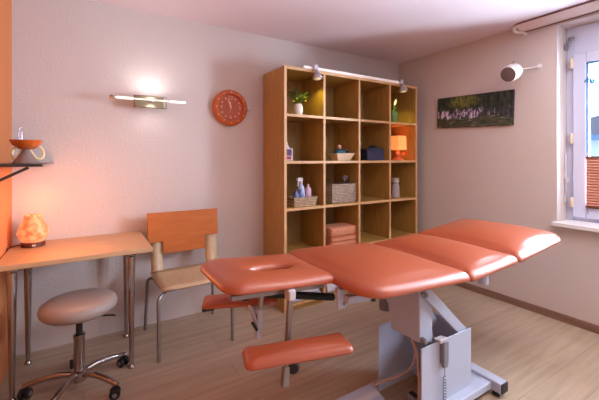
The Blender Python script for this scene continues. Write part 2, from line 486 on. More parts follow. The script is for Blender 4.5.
# ------------------------------------------------------------------ window
win = bpy.data.objects.new('window_1', None); C.objects.link(win); win['kind'] = 'structure'
FX = 3.41                                          # inner face of the fixed frame
b = nb()
box(b, FX, FX+.07, WY1-.05, WY1, WZ0, WZ1); box(b, FX, FX+.07, WY0, WY0+.05, WZ0, WZ1)
box(b, FX, FX+.07, WY0+.05, WY1-.05, WZ0-.04, WZ0+.03); box(b, FX, FX+.07, WY0+.05, WY1-.05, 2.145, WZ1)
obj('window_frame', b, M['sash'], win, bevel=.004)
def sash(y0, y1):
    z0, z1, p = .82, 2.146, .088
    b = nb(); x0, x1 = 3.38, 3.435
    box(b, x0, x1, y1-p, y1, z0, z1); box(b, x0, x1, y0, y0+p, z0, z1)
    box(b, x0, x1, y0+p, y1-p, z0, z0+p); box(b, x0, x1, y0+p, y1-p, z1-p, z1)
    s = obj('sash', b, M['sash'], win, bevel=.006)
    b = nb(); q = .012; g0, g1 = 3.39, 3.43
    a0, a1, c0, c1 = y0+p, y1-p, z0+p, z1-p
    box(b, g0, g1, a1-q, a1, c0, c1); box(b, g0, g1, a0, a0+q, c0, c1); box(b, g0, g1, a0, a1, c0, c0+q); box(b, g0, g1, a0, a1, c1-q, c1)
    obj('gasket', b, M['gasket'], s)
    obj('glass_pane', box(nb(), 3.408, 3.412, a0, a1, c0, c1), M['glass'], s, smooth=0)
    return s
sash(.66, 1.206); sash(.10, .648)
for z in (2.03, 1.42, .90):
    b = nb(); lathe(b, [(.011, 0), (.0125, .004), (.0125, .076), (.011, .08)], 14, T(3.374, 1.212, z)); obj('hinge', b, M['brass'], win)
# sill board
b = nb(); prism(b, [(3.175, WY0-.05), (3.43, WY0-.05), (3.43, WY1-.002), (3.23, WY1-.002), (3.23, WY1+.02), (3.175, WY1+.02)], .755, .79)
obj('window_sill', b, M['offwhite'], win, bevel=.006)
# espagnolette hardware on the far reveal
b = nb(); tube(b, [(3.36, WY1-.012, .95), (3.36, WY1-.012, 1.34)], .005, 8); box(b, 3.35, 3.372, WY1-.012, WY1, 1.13, 1.21); box(b, 3.35, 3.372, WY1-.012, WY1, .93, 1.0)
box(b, 3.352, 3.37, WY1-.026, WY1-.01, 1.10, 1.14)
obj('locking_rod', b, M['lightgrey'], win, bevel=.002)
b = nb(); box(b, 3.35, 3.39, WY1-.02, WY1, 2.19, 2.235); beam(b, (3.375, WY1-.02, 2.22), (3.40, WY1-.05, 2.29), .018, .02); lathe(b, [(.014, 0), (.014, .03)], 12, T(3.395, WY1-.03, 2.26))
obj('bracket', b, M['greyplastic'], win, bevel=.002)

# pleated blind on the near sash
pb = thing('pleated_blind', 'salmon pleated blind covering the lower half of the window pane', 'blind', (3.372, .93, .905))
b = nb(); N = 17; za, zb = .022, .392
fr, bk = [], []
for k in range(2*N+1):
    z = za + (zb-za)*k/(2*N); x = .006 if k % 2 else -.008
    fr.append([b.verts.new((x, -.18, z)), b.verts.new((x, .182, z))])
for a, c in zip(fr, fr[1:]): b.faces.new((a[0], a[1], c[1], c[0]))
o = obj('pleated_fabric', b, M['blind'], pb, smooth=0)
md = o.modifiers.new('thick', 'SOLIDIFY'); md.thickness = .0015
obj('bottom_rail', box(nb(), -.012, .008, -.182, .184, 0, .022), M['brownrail'], pb, bevel=.003)
obj('top_rail', box(nb(), -.012, .008, -.182, .184, .392, .408), M['brownrail'], pb, bevel=.003)
b = nb(); tube(b, [(0, .178, .408), (0, .178, 1.15)], .0012, 6); obj('tension_cord', b, M['bluehook'], pb)
b = nb(); tube(b, [(0, .176, 0), (0, .174, -.03), (.0, .168, -.05)], .0015, 6); obj('pull_cord', b, M['brownrail'], pb)
b = nb(); lathe(b, [(.018, 0), (.017, .006), (.008, .012), (.007, .02)], 16, RY(-90)); tube(b, catmull([(-.02, 0, 0), (-.03, .004, .012), (-.032, .02, .018), (-.03, .034, .008), (-.03, .036, -.006)]), .007, 8)
o = obj('suction_hook', b, M['bluehook'], loc=(3.407, 1.085, 1.905)); tag(o, 'small blue hook stuck high on the window glass', 'hook')

# neighbouring house
ho = thing('house', 'neighbouring house with grey roof seen through the window', 'house', (14, 2, -2.5))
obj('wall', box(nb(), 0, 8, -3, 4.2, 0, 4.45), M['houseWall'], ho, smooth=0)
b = nb(); vs = [(-.5, -3.6, 4.45), (-.5, 4.7, 4.45), (8.5, 4.7, 4.45), (8.5, -3.6, 4.45), (2.5, -1.5, 5.9), (2.5, 1.2, 5.9)]
vv = [b.verts.new(v) for v in vs]
for f in ((0, 1, 5, 4), (1, 2, 5), (2, 3, 4, 5), (3, 0, 4), (0, 3, 2, 1)): b.faces.new([vv[i] for i in f])
obj('roof', b, M['houseRoof'], ho, smooth=0)
obj('gutter', box(nb(), -.62, -.45, -3.6, 4.7, 4.36, 4.52), M['gasket'], ho)
for y in (2.6, 1.0): obj('window', box(nb(), -.03, .02, y, y+1.0, 3.0, 4.0), M['housePane'], ho, bevel=.01)
obj('balcony_railing', (lambda b: [box(b, -.9, -.86, -1, 3.6, z, z+.07) for z in (2.75, 2.95, 3.15, 3.35)] and b)(nb()), M['housePane'], ho)

# ------------------------------------------------------------------ curtain rail
cr = thing('curtain_rail', 'long cream curtain rail fixed to the ceiling above the window', 'curtain rail', (0, 0, 0))
m4 = [(3.112, 2.44), (3.112, 2.426), (3.205, 2.385), (3.218, 2.385), (3.218, 2.44)]
def xz_prism(b, poly, y0, y1, mi=0):
    a = [b.verts.new((x, y0, z)) for x, z in poly]; c = [b.verts.new((x, y1, z)) for x, z in poly]
    ring_bridge(b, a, c, mi); b.faces.new(a[::-1]); b.faces.new(c)
    return b
obj('rail_board', xz_prism(nb(), m4, -.3, 1.515), M['railcream'], cr, bevel=.002)
b = nb(); beam(b, (3.107, -.3, 2.431), (3.107, 1.51, 2.431), .008, .008); obj('track', b, M['railwood'], cr)
b = nb(); beam(b, (3.208, -.3, 2.381), (3.208, 1.50, 2.381), .008, .006); obj('track', b, M['railwood'], cr)
b = nb(); tube(b, catmull([(3.125, 1.53, 2.424), (3.15, 1.545, 2.408), (3.18, 1.54, 2.392), (3.205, 1.50, 2.38), (3.215, 1.475, 2.355)]), .012, 10); obj('end_stop', b, M['offwhite'], cr)

# ------------------------------------------------------------------ loudspeaker
dirv = Vector((-.85, .05, -.36)).normalized()
q = Vector((0, 0, 1)).rotation_difference(dirv).to_matrix().to_4x4()
sp = thing('loudspeaker', 'white cylindrical loudspeaker on a wall arm above the waterfall picture', 'speaker', (3.09, 1.512, 2.035)); sp.scale = (.92, .92, .92)
b = nb(); lathe(b, [(.03, -.03), (.055, -.022), (.070, -.004), (.073, .012), (.073, .105), (.070, .112)], 36, q); obj('housing', b, M['offwhite'], sp)
b = nb(); lathe(b, [(.068, .108), (.066, .114), (.04, .119), (.0, .12)], 36, q); obj('grille', b, M['grille'], sp)
b = nb(); tube(b, [(.02, -.015, .012), (.07, -.06, .02), (.148, -.14, .034)], .006, 8); lathe(b, [(.022, 0), (.022, .008), (.012, .012)], 16, T(.151, -.143, .034) @ RY(-90)); obj('wall_arm', b, M['offwhite'], sp)
b = nb(); tube(b, [(-.02, .0, .06), (-.02, .0, .09)], .006, 8); obj('knob', b, M['greyplastic'], sp)

# ------------------------------------------------------------------ picture
pc = thing('wall_picture', 'wide frameless canvas picture of a forest waterfall on the right wall', 'picture', (3.229, 1.966, 1.762), (R(2.0), 0, 0))
obj('canvas', box(nb(), -.02, 0, -.386, .386, -.157, .157), M['canvas_edge'], pc, bevel=.002)
obj('print', box(nb(), -.0212, -.0202, -.3845, .3845, -.1555, .1555), M['picture'], pc, smooth=0)

# ------------------------------------------------------------------ wall lamp
wl = thing('wall_lamp', 'slim metal wall lamp with bright tube and curved plate, left of the clock', 'lamp', (.44, 2.91, 1.735))
b = nb(); K = 10
pr = [(-.128 + .23*k/K) for k in range(K+1)]
fa = [[b.verts.new((x, -.106 + .010*math.cos((z)/.06*1.2), z)) for x in pr] for z in [-.058 + .092*j/8 for j in range(9)]]
for a, c in zip(fa, fa[1:]):
    for i in range(K): b.faces.new((a[i], a[i+1], c[i+1], c[i]))
o = obj('metal_plate', b, M['olive'], wl); md = o.modifiers.new('thick', 'SOLIDIFY'); md.thickness = .002
b = nb(); tube(b, [(-.25, -.115, .002), (.245, -.115, .002)], .0042, 10); obj('lamp_tube', b, M['tube'], wl)
for x0, x1 in ((-.245, -.13), (.12, .245)):
    b = nb(); tube(b, [(x0, -.115, .002), (x0+.008, -.115, .002), (x1-.008, -.115, .002), (x1, -.115, .002)], [.006, .0105, .0105, .006], 12); obj('end_glass', b, M['tubeend'], wl)
b = nb(); lathe(b, [(.012, 0), (.014, .003), (.014, .02), (.01, .024)], 14, T(-.285, -.115, .002) @ RY(90)); obj('end_cap', b, M['chrome'], wl)
obj('wall_mount', box(nb(), -.03, .01, -.1, 0, -.012, .012), M['chrome'], wl, bevel=.004)

# ------------------------------------------------------------------ wall clock (styled like a wrist watch)
ck = thing('wall_clock', 'round orange wall clock with thick bezel and side crown', 'clock', (1.088, 2.91, 1.74), (R(90), 0, 0))
b = nb(); lathe(b, [(.135, 0), (.152, .008), (.158, .022), (.155, .036), (.142, .048), (.124, .052), (.116, .048), (.113, .03)], 56); obj('case', b, M['clock'], ck)
b = nb(); lathe(b, [(.114, .028), (.114, .031)], 48); obj('dial', b, M['clockface'], ck)
for t, a in (('12', 90), ('3', 0), ('6', -90), ('9', 180)):
    b = nb(); text_mesh(b, t, .042, T(.084*math.cos(R(a)), .084*math.sin(R(a)), .0335), .001); obj('numeral', b, M['numerals'], ck, smooth=0)
for h in range(12):
    a = R(h*30)
    if h % 3: obj('hour_dot', lathe(nb(), [(.0075, .0312), (.0075, .034)], 10, T(.088*math.cos(a), .088*math.sin(a), 0)), M['numerals'], ck, smooth=0)
    obj('bezel_mark', box(nb(), -.0035, .0035, -.007, .007, .0515, .053, 0, T(.132*math.cos(a), .132*math.sin(a), 0) @ RZ(h*30-90)), M['numerals'], ck, smooth=0)
b = nb(); beam(b, (0, -.012, .038), (-.024, .075, .038), .010, .003); obj('minute_hand', b, M['numerals'], ck)
b = nb(); beam(b, (0, -.01, .036), (-.004, .05, .036), .012, .003); obj('hour_hand', b, M['numerals'], ck)
b = nb(); beam(b, (.004, .02, .040), (-.010, -.045, .040), .005, .002); lathe(b, [(.008, .034), (.008, .043)], 12); obj('second_hand', b, M['numerals'], ck)
b = nb(); lathe(b, [(.02, 0), (.022, .004), (.022, .018), (.018, .022)], 18, T(.156, .0, .024) @ RY(90)); obj('crown', b, M['lightgrey'], ck)

# ------------------------------------------------------------------ bookcase
BX0, BX1, BY0, BY1, BZ = 1.417, 3.08, 2.51, 2.90, 2.076
bc = thing('bookcase', 'tall beech open bookcase four cells wide with square compartments', 'bookcase', (BX0, BY0, 0))
cw = (BX1-BX0)/4
ZS = [.065, .475, .875, 1.275, 1.675]     # shelf top surfaces
def bb(x0, x1, y0, y1, z0, z1): return box(nb(), x0-BX0, x1-BX0, y0-BY0, y1-BY0, z0, z1)
for x0, x1 in ((BX0, BX0+.026), (BX1-.026, BX1)): obj('side_panel', bb(x0, x1, BY0, BY1, 0, BZ), M['shelfwood'], bc, bevel=.0015, bseg=1)
for k in (1, 2, 3): obj('divider', bb(BX0+cw*k-.011, BX0+cw*k+.011, BY0+.001, BY1-.008, .065, BZ-.026), M['shelfwood'], bc, bevel=.001, bseg=1)
for z in ZS: obj('shelf', bb(BX0+.026, BX1-.026, BY0+.0005, BY1-.008, z-.024, z), M['shelfwood'], bc, bevel=.001, bseg=1)
obj('top_panel', bb(BX0+.026, BX1-.026, BY0, BY1, BZ-.026, BZ), M['shelfwood'], bc, bevel=.001, bseg=1)
obj('back_panel', bb(BX0+.026, BX1-.026, BY1-.007, BY1-.001, .04, BZ-.026), M['shelfback'], bc, smooth=0)
obj('plinth', bb(BX0+.026, BX1-.026, BY0+.02, BY0+.04, 0, .041), M['shelfwood'], bc, smooth=0)
b = nb()
for z in ZS: box(b, .026, BX1-BX0-.026, -.0015, .0, z-.023, z-.001)
box(b, .026, BX1-BX0-.026, -.0015, 0, BZ-.025, BZ-.001)
for k in (0, 1, 2, 3, 4):
    x = cw*k; x0, x1 = (x-.0105, x+.0105) if 0 < k < 4 else ((0, .025) if k == 0 else (cw*4-.025, cw*4))
    box(b, x0, x1, -.002, -.0002, .001, BZ-.001)
obj('edge_banding', b, M['shelfedge'], bc, smooth=0)

# light rail clipped on top of the bookcase
lr = thing('light_rail', 'white light rail with two small grey spotlights on the bookcase top edge', 'light', (1.61, 2.50, BZ))
obj('rail', box(nb(), 0, 1.18, 0, .028, .0, .026), M['ledrail'], lr, bevel=.006)
def spot(x):
    b = nb(); box(b, x-.022, x+.022, -.03, .02, -.012, .042); tube(b, [(x, -.03, .0), (x+.004, -.038, -.025)], .01, 10)
    s = obj('spotlight', b, M['spotgrey'], lr, bevel=.006)
    mt = T(x+.01, -.036, -.085) @ RX(-8)
    b = nb(); lathe(b, [(.045, 0), (.047, .003), (.030, .04), (.018, .062), (.008, .07)], 24, mt); obj('lamp_shade', b, M['spotgrey'], s)
    b = nb(); lathe(b, [(.004, -.010), (.02, -.006), (.03, .0), (.03, .002)], 16, mt); obj('bulb', b, M['spotbulb'], s)
spot(.108); spot(1.195)

b = nb(); lathe(b, [(.165, 0), (.168, .006), (.155, .035), (.12, .068), (.06, .088), (.04, .091), (.038, .096), (.0, .096)], 36)
o = obj('bowl', b, M['darkbowl'], loc=(2.44, 2.74, BZ), smooth=60); tag(o, 'dark bowl lying upside down on the bookcase top', 'bowl')

# ------------------------------------------------------------------ things in the bookcase
def lobj(name, prof, material, loc, label, cat, seg=24, group=None, smooth=40):
    b = nb(); lathe(b, prof, seg); o = obj(name, b, material, loc=loc, smooth=smooth); return tag(o, label, cat, group)

Z5, Z4, Z3, Z2, Z1 = ZS
# top row, first cell: flowering plant in a white vase
fp = thing('potted_plant', 'leafy green plant with yellow flowers in white vase, top left cell', 'plant', (1.609, 2.60, Z1)); fp.scale = (.82, .82, .86)
b = nb(); lathe(b, [(.034, 0), (.046, .01), (.054, .05), (.05, .09), (.04, .112), (.042, .118), (.036, .116), (.034, .095)], 24); obj('vase', b, M['vase'], fp, smooth=60)
b = nb()
for k in range(90):
    a = random.uniform(0, 2*PI); d = random.uniform(.01, .085); z = .125 + random.uniform(0, .1)*(1.2-d*6)+.02
    base = Vector((d*math.cos(a), d*math.sin(a), z)); ln = random.uniform(.035, .06)
    t = Vector((math.cos(a), math.sin(a), random.uniform(-.2, .9))).normalized()*ln
    s = t.cross(Vector((0, 0, 1))).normalized()*ln*.36; u = t.cross(s).normalized()*.004
    p = [base, base+t*.5+s+u, base+t, base+t*.5-s+u]
    b.faces.new([b.verts.new(x) for x in p])
for k in range(9):
    a = k*.7; tube(b, [(0, 0, .1), (.03*math.cos(a), .03*math.sin(a), .14), (.06*math.cos(a), .06*math.sin(a), .18)], .0022, 5)
obj('leaves', b, M['leaf'], fp)
b = nb()
for x, y, z in ((.075, -.03, .15), (-.045, -.05, .165), (.055, -.045, .185), (.01, -.05, .205), (-.07, -.02, .14)):
    obj('flower', lathe(nb(), [(.004, -.008), (.014, 0), (.008, .01), (.001, .012)], 8, T(x, y, z)), M['yellow'], fp)
# top row, last cell
gp = thing('potted_lily', 'small white flower in a green pot, top right cell', 'plant', (2.83, 2.62, Z1))
b = nb(); lathe(b, [(.038, 0), (.042, .006), (.046, .11), (.048, .125), (.043, .125), (.041, .10)], 20); obj('pot', b, M['potgreen'], gp)
b = nb(); tube(b, catmull([(0, 0, .1), (.004, -.004, .17), (.0, -.01, .21)]), .004, 6)
for a, L in ((20, .09), (120, .07), (200, .08), (300, .07)):
    c, s = math.cos(R(a)), math.sin(R(a)); p = [(0, 0, .12), (c*.02-s*.012, s*.02+c*.012, .155), (c*L*.7, s*L*.7, .15+L*.35), (c*.02+s*.012, s*.02-c*.012, .155)]
    b.faces.new([b.verts.new(x) for x in p])
obj('leaves', b, M['leaf'], gp)
b = nb(); lathe(b, [(.004, 0), (.015, .018), (.020, .04), (.014, .066), (.002, .085)], 14, T(0, -.01, .19) @ RY(28) @ Matrix.Diagonal((1, .55, 1, 1))); obj('flower', b, M['lily'], gp)
# second row
cb = thing('cleaner_bottle', 'white plastic bottle with purple and red label, second row left cell', 'bottle', (1.497, 2.60, Z2), (0, 0, R(-12)))
b = nb(); prism(b, [(-.045, -.025), (.045, -.025), (.045, .025), (-.045, .025)], 0, .108); prism(b, [(-.045, -.024), (.02, -.024), (.02, .024), (-.045, .024)], .108, .118)
lathe(b, [(.03, .118), (.022, .136), (.014, .144)], 16, T(-.012, 0, 0)); obj('bottle_body', b, M['bottlewhite'], cb, bevel=.008)
obj('label', box(nb(), -.034, .034, -.0275, -.0258, .045, .10), M['labelpurple'], cb)
obj('label', box(nb(), -.026, .030, -.0275, -.0258, .012, .04), M['labelred'], cb)
b = nb(); lathe(b, [(.015, .144), (.016, .148), (.014, .166)], 16, T(-.012, 0, 0)); obj('cap', b, M['bottlewhite'], cb)
# boat dish with a teal toy and ball
b = nb()
a0 = [b.verts.new(p) for p in ((-.075, -.045, 0), (.075, -.045, 0), (.075, .045, 0), (-.075, .045, 0))]
a1 = [b.verts.new(p) for p in ((-.105, -.07, .068), (.118, -.07, .072), (.118, .07, .072), (-.105, .07, .068))]
a2 = [b.verts.new(p) for p in ((-.098, -.063, .068), (.11, -.063, .072), (.11, .063, .072), (-.098, .063, .068))]
a3 = [b.verts.new(p) for p in ((-.07, -.04, .008), (.07, -.04, .008), (.07, .04, .008), (-.07, .04, .008))]
ring_bridge(b, a0, a1); ring_bridge(b, a1, a2); ring_bridge(b, a2, a3); b.faces.new(a0[::-1]); b.faces.new(a3)
o = obj('serving_dish', b, M['dish'], loc=(2.115, 2.62, Z2), bevel=.004); tag(o, 'cream flared dish in the second row, second cell', 'dish')
b = nb(); lathe(b, [(.0, 0), (.055, .0), (.066, .02), (.062, .05), (.04, .075), (.018, .082), (.012, .082)], 24, Matrix.Diagonal((1, .7, 1, 1)))
tube(b, catmull([(.05, 0, .05), (.085, 0, .062), (.11, 0, .048)]), [.014]*12+[.01], 8)
o = obj('massage_tool', b, M['teal'], loc=(2.09, 2.62, Z2+.03)); tag(o, 'rounded teal tool lying in the cream dish', 'tool')
b = nb(); lathe(b, [(.002, 0), (.016, .004), (.022, .018), (.018, .034), (.004, .042)], 16)
o = obj('wooden_ball', b, M['pink'], loc=(2.088, 2.62, Z2+.112)); tag(o, 'small pale pink ball on top of the teal tool', 'ball')
# navy box and black pouch
nvb = thing('storage_box', 'dark navy storage box in the second row, third cell', 'box', (2.545, 2.66, Z2), (0, 0, R(-4)))
obj('box_body', box(nb(), -.11, .11, -.075, .075, 0, .10), M['navy'], nvb, bevel=.008)
obj('lid', box(nb(), -.113, .113, -.078, .078, .10, .122), M['navy'], nvb, bevel=.008)
b = nb(); lathe(b, [(.03, 0), (.06, .004), (.058, .02), (.03, .033), (.002, .036)], 18, Matrix.Diagonal((1, .7, 1, 1)))
o = obj('pouch', b, M['blackcloth'], loc=(2.575, 2.66, Z2+.122)); tag(o, 'small black pouch lying on the navy box', 'pouch')
# orange table lamp
tl = thing('table_lamp', 'small table lamp with glowing orange square shade in bookcase cell', 'lamp', (2.945, 2.66, Z2))
b = nb(); lathe(b, [(.06, 0), (.062, .008), (.04, .02), (.018, .03)], 24); obj('base', b, M['lampbase'], tl)
b = nb(); lathe(b, [(.018, .03), (.03, .05), (.03, .075), (.014, .095), (.01, .13)], 20); obj('lamp_body', b, M['lampbase'], tl)
b = nb(); w0, w1 = .066, .062
s0 = [b.verts.new((x*w0, y*w0, .115)) for x, y in ((-1, -1), (1, -1), (1, 1), (-1, 1))]; s1 = [b.verts.new((x*w1, y*w1, .268)) for x, y in ((-1, -1), (1, -1), (1, 1), (-1, 1))]
ring_bridge(b, s0, s1); o = obj('lamp_shade', b, M['shade'], tl, smooth=0); md = o.modifiers.new('thick', 'SOLIDIFY'); md.thickness = .002
for s in (-1, 1):
    b = nb(); lathe(b, [(.002, 0), (.012, .004), (.012, .016), (.002, .02)], 12, T(s*.055, -.03, .062)); obj('bead', b, M['lampbase'], tl)
# third row: wicker tray with bottles
def open_box(b, x0, x1, y0, y1, h, flare=.0, t=.008):
    r = [[(x0, y0, 0), (x1, y0, 0), (x1, y1, 0), (x0, y1, 0)], [(x0-flare, y0-flare, h), (x1+flare, y0-flare, h), (x1+flare, y1+flare, h), (x0-flare, y1+flare, h)]]
    r.append([(x0-flare+t, y0-flare+t, h), (x1+flare-t, y0-flare+t, h), (x1+flare-t, y1+flare-t, h), (x0-flare+t, y1+flare-t, h)])
    r.append([(x0+t, y0+t, t), (x1-t, y0+t, t), (x1-t, y1-t, t), (x0+t, y1-t, t)])
    v = [[b.verts.new(p) for p in q] for q in r]
    for a, c in zip(v, v[1:]): ring_bridge(b, a, c)
    b.faces.new(v[0][::-1]); b.faces.new(v[3]); return b
o = obj('wicker_tray', open_box(nb(), -.11, .11, -.07, .07, .085, .012), M['wick1'], loc=(1.648, 2.61, Z3)); tag(o, 'low light wicker basket holding spray bottles, left column', 'basket')
sb = thing('spray_bottle', 'tall pale blue spray bottle with trigger in the low basket', 'bottle', (1.655, 2.625, Z3+.01), (0, 0, R(195)))
b = nb(); lathe(b, [(.03, 0), (.036, .006), (.036, .12), (.03, .15), (.015, .18), (.013, .19)], 20); obj('bottle_body', b, M['sprayblue'], sb)
b = nb(); lathe(b, [(.016, .19), (.016, .21)], 14); box(b, -.016, .05, -.012, .012, .208, .238); obj('spray_head', b, M['spraytrig'], sb, bevel=.005)
b = nb(); beam(b, (.03, 0, .21), (.045, 0, .165), .012, .008); obj('trigger', b, M['spraytrig'], sb)
lobj('lotion_bottle', [(.026, 0), (.03, .005), (.03, .13), (.018, .15), (.012, .155), (.012, .18)], M['pinkbottle'], (1.722, 2.61, Z3+.01), 'pale pink slim bottle right of the spray bottle', 'bottle')
lobj('cleaner_flask', [(.022, 0), (.025, .005), (.025, .09), (.012, .11), (.012, .13)], M['bluebottle'], (1.578, 2.58, Z3+.01), 'small blue bottle at the left end of the low basket', 'bottle')
lobj('cleaner_flask', [(.022, 0), (.025, .005), (.025, .095), (.012, .115), (.012, .14)], M['bluebottle'], (1.618, 2.572, Z3+.01), 'small blue bottle in front of the tall spray bottle', 'bottle')
# wicker box and glass
b = nb(); box(b, -.145, .145, -.08, .08, 0, .175)
wb = thing('wicker_box', 'grey wicker box with lid in the third row, second cell', 'basket', (2.09, 2.62, Z3))
obj('box_body', b, M['wick2'], wb, bevel=.008)
obj('lid', box(nb(), -.148, .148, -.083, .083, .165, .182), M['wick2'], wb, bevel=.005)
lobj('glass_cup', [(.03, 0), (.034, .004), (.042, .066), (.043, .07), (.039, .07), (.031, .01)], M['clearglass'], (2.19, 2.645, Z3+.182), 'small clear glass cup standing on the wicker box', 'cup')
jr = thing('storage_jar', 'clear glass jar with metal lid alone in its cell', 'jar', (2.86, 2.62, Z3))
b = nb(); lathe(b, [(.04, 0), (.046, .005), (.046, .12), (.036, .14), (.034, .15)], 24); obj('jar_body', b, M['jarfill'], jr)
b = nb(); lathe(b, [(.033, .15), (.034, .162)], 20); obj('neck', b, M['greyplastic'], jr)
b = nb(); lathe(b, [(.04, .162), (.042, .166), (.042, .2), (.036, .208), (.0, .21)], 24); obj('lid', b, M['jarlid'], jr)
# fourth row towels
def folded(name, w, d, h, loc, mtl, label, rz=0):
    b = nb()
    pts = []
    n = 8
    for k in range(n+1): a = -PI/2 + PI*k/n; pts.append((w/2 + h/2*math.cos(a)*.9, h/2 + h/2*math.sin(a)))
    for k in range(n+1): a = PI/2 + PI*k/n; pts.append((-w/2 + h/2*math.cos(a)*.3, h/2 + h/2*math.sin(a)))
    ys = [-d/2, -d/2+.012, -d/2+.05, 0, d/2-.05, d/2-.012, d/2]; sx = [.96, 1, 1, 1, 1, 1, .96]; sz = [.8, .97, 1.02, 1.05, 1.02, .97, .8]
    rg = [[b.verts.new((x*s, y, h/2+(z-h/2)*t)) for x, z in pts] for y, s, t in zip(ys, sx, sz)]
    for a, c in zip(rg, rg[1:]): ring_bridge(b, a, c)
    b.faces.new(rg[0][::-1]); b.faces.new(rg[-1])
    o = obj(name, b, mtl, loc=loc, rot=(0, 0, rz), smooth=60)
    return tag(o, label, 'towel', 'folded cloths in the bookcase')
folded('folded_towel', .32, .24, .042, (2.10, 2.66, Z4), M['towelplain'], 'plain salmon folded towel beneath the patterned towel')
folded('folded_towel', .32, .24, .042, (2.105, 2.66, Z4+.043), M['towelplain'], 'salmon folded towel just under the topmost patterned one')
folded('folded_towel', .31, .23, .082, (2.10, 2.66, Z4+.0865), M['towel'], 'thick salmon towel with dark spots, topmost of its stack', R(2))
# bottom row linens
folded('folded_sheet', .28, .24, .05, (1.645, 2.64, Z5), M['linenblue'], 'blue-white folded sheet in the bottom left cell', R(1))
folded('folded_sheet', .27, .23, .045, (1.64, 2.64, Z5+.051), M['linen'], 'white folded sheet on top in the bottom left cell')
folded('folded_sheet', .27, .24, .09, (2.02, 2.64, Z5), M['linen'], 'white folded sheet in the bottom second cell', R(-1))

# ------------------------------------------------------------------ desk
DX0, DX1, DY0, DY1 = -.392, .366, 2.325, 2.903
dk = thing('desk', 'beech topped desk on tapered chrome legs in the corner', 'desk', (0, 0, 0))
b = nb(); box(b, DX0, DX1, DY0, DY1, .712, .74); obj('desktop', b, M['deskwood'], dk, bevel=.003)
for x, y in ((.25, 2.37), (.262, 2.80), (-.325, 2.37), (-.30, 2.76)):
    b = nb(); lathe(b, [(.011, .02), (.012, .03), (.021, .55), (.024, .69), (.034, .70), (.036, .7125)], 20, T(x, y, 0)); l = obj('leg', b, M['chrome'], dk)
    b = nb(); lathe(b, [(.018, 0), (.02, .004), (.018, .014), (.011, .021)], 18, T(x, y, 0)); obj('foot', b, M['chrome'], l)

# salt lamp
sl = thing('salt_lamp', 'glowing orange salt crystal lamp on the desk', 'lamp', (-.275, 2.765, .74))
b = nb()
prof = [(.056, .028), (.072, .048), (.081, .08), (.079, .108), (.066, .142), (.052, .165), (.047, .178), (.049, .19)]
lathe(b, prof, 14, Matrix.Identity(4))
for v in b.verts:
    n = random.uniform(.94, 1.06); v.co.x *= n; v.co.y *= n; v.co.z += random.uniform(-.003, .003)
obj('salt_crystal', b, M['salt'], sl, smooth=30)
b = nb()
for k in range(9):
    a = k*.7; lathe(b, [(.012, 0), (.01, .012), (.002, .016)], 6, T(.035*math.cos(a), .035*math.sin(a), .186) @ RZ(k*20))
obj('crystal_rim', b, M['salt'], sl, smooth=0)
b = nb(); lathe(b, [(.060, 0), (.064, .004), (.064, .022), (.058, .03)], 24); obj('base', b, M['saltbase'], sl)
obj('base_plate', box(nb(), .0, .02, -.066, -.06, .008, .02), M['lightgrey'], sl, bevel=.002)
b = nb(); tube(b, catmull([(-.05, .03, .008), (-.09, .04, .004), (-.112, .0, .004), (-.119, -.06, .003), (-.1215, -.1, -.06), (-.1215, -.12, -.1)]), .003, 6); obj('power_cord', b, M['dark'], sl)

# wall shelf + aroma burner
ws = thing('wall_shelf', 'thin dark shelf on the orange left wall above the desk', 'shelf', (XL, 2.2, 1.27))
obj('shelf_board', box(nb(), 0, .222, -.04, .70, -.014, 0), M['darkshelf'], ws, bevel=.002)
obj('shelf_edge', box(nb(), .222, .226, -.04, .70, -.012, -.001), M['smokeglass'], ws)
for y in (-.02,):
    b = nb(); beam(b, (.005, y, -.105), (.165, y, -.018), .014, .012, up=(0, 1, 0)); obj('bracket', b, M['darkshelf'], ws)
ob = thing('aroma_burner', 'amber bowl on looped ceramic stand on the wall shelf', 'oil burner', (-.268, 2.40, 1.27))
b = nb(); lathe(b, [(.062, 0), (.064, .004), (.05, .02), (.028, .055), (.015, .08), (.012, .086)], 24); obj('stand', b, M['greycer'], ob, smooth=60)
for s, k in ((-1, .8), (1, 1.0)):
    pts = catmull([(s*.012, 0, .082), (s*.026, -.004, .055), (s*.044*k, -.006, .03), (s*.064*k, -.004, .026), (s*.076*k, 0, .05), (s*.068*k, .004, .08), (s*.055*k, .002, .095)])
    b = nb(); tube(b, pts, .0075, 8); obj('loop', b, M['cream'], ob)
b = nb(); lathe(b, [(.01, .074), (.036, .080), (.060, .100), (.073, .124), (.074, .128), (.069, .126), (.05, .104), (.0, .098)], 32); obj('bowl', b, M['amber'], ob, smooth=60)
b = nb(); lathe(b, [(.012, .1), (.0135, .15), (.010, .185), (.010, .2)], 14, T(-.025, 0, 0)); obj('glass_vial', b, M['clearglass'], ob)

# ------------------------------------------------------------------ chair
ch = thing('side_chair', 'side chair with orange laminate backrest and pale plywood seat', 'chair', (0, 0, 0))
CX0, CX1 = .405, .93
# plywood seat, curved front edge
b = nb()
rows = []
for j in range(9):
    t = j/8; y = 2.36 + .385*t; z = .445 - .02*math.sin(PI*t) + (.0 if t < .9 else .006) - (.012*(1-t/.12)**2 if t < .12 else 0)
    w = (.012*(1-t))
    rows.append([b.verts.new((CX0+.012+w + (CX1-CX0-.024-2*w)*i/8, y - (.012*math.sin(PI*i/8) if j == 0 else 0), z)) for i in range(9)])
for a, c in zip(rows, rows[1:]):
    for i in range(8): b.faces.new((a[i], a[i+1], c[i+1], c[i]))
o = obj('seat', b, M['chairwood'], ch); md = o.modifiers.new('thick', 'SOLIDIFY'); md.thickness = .012
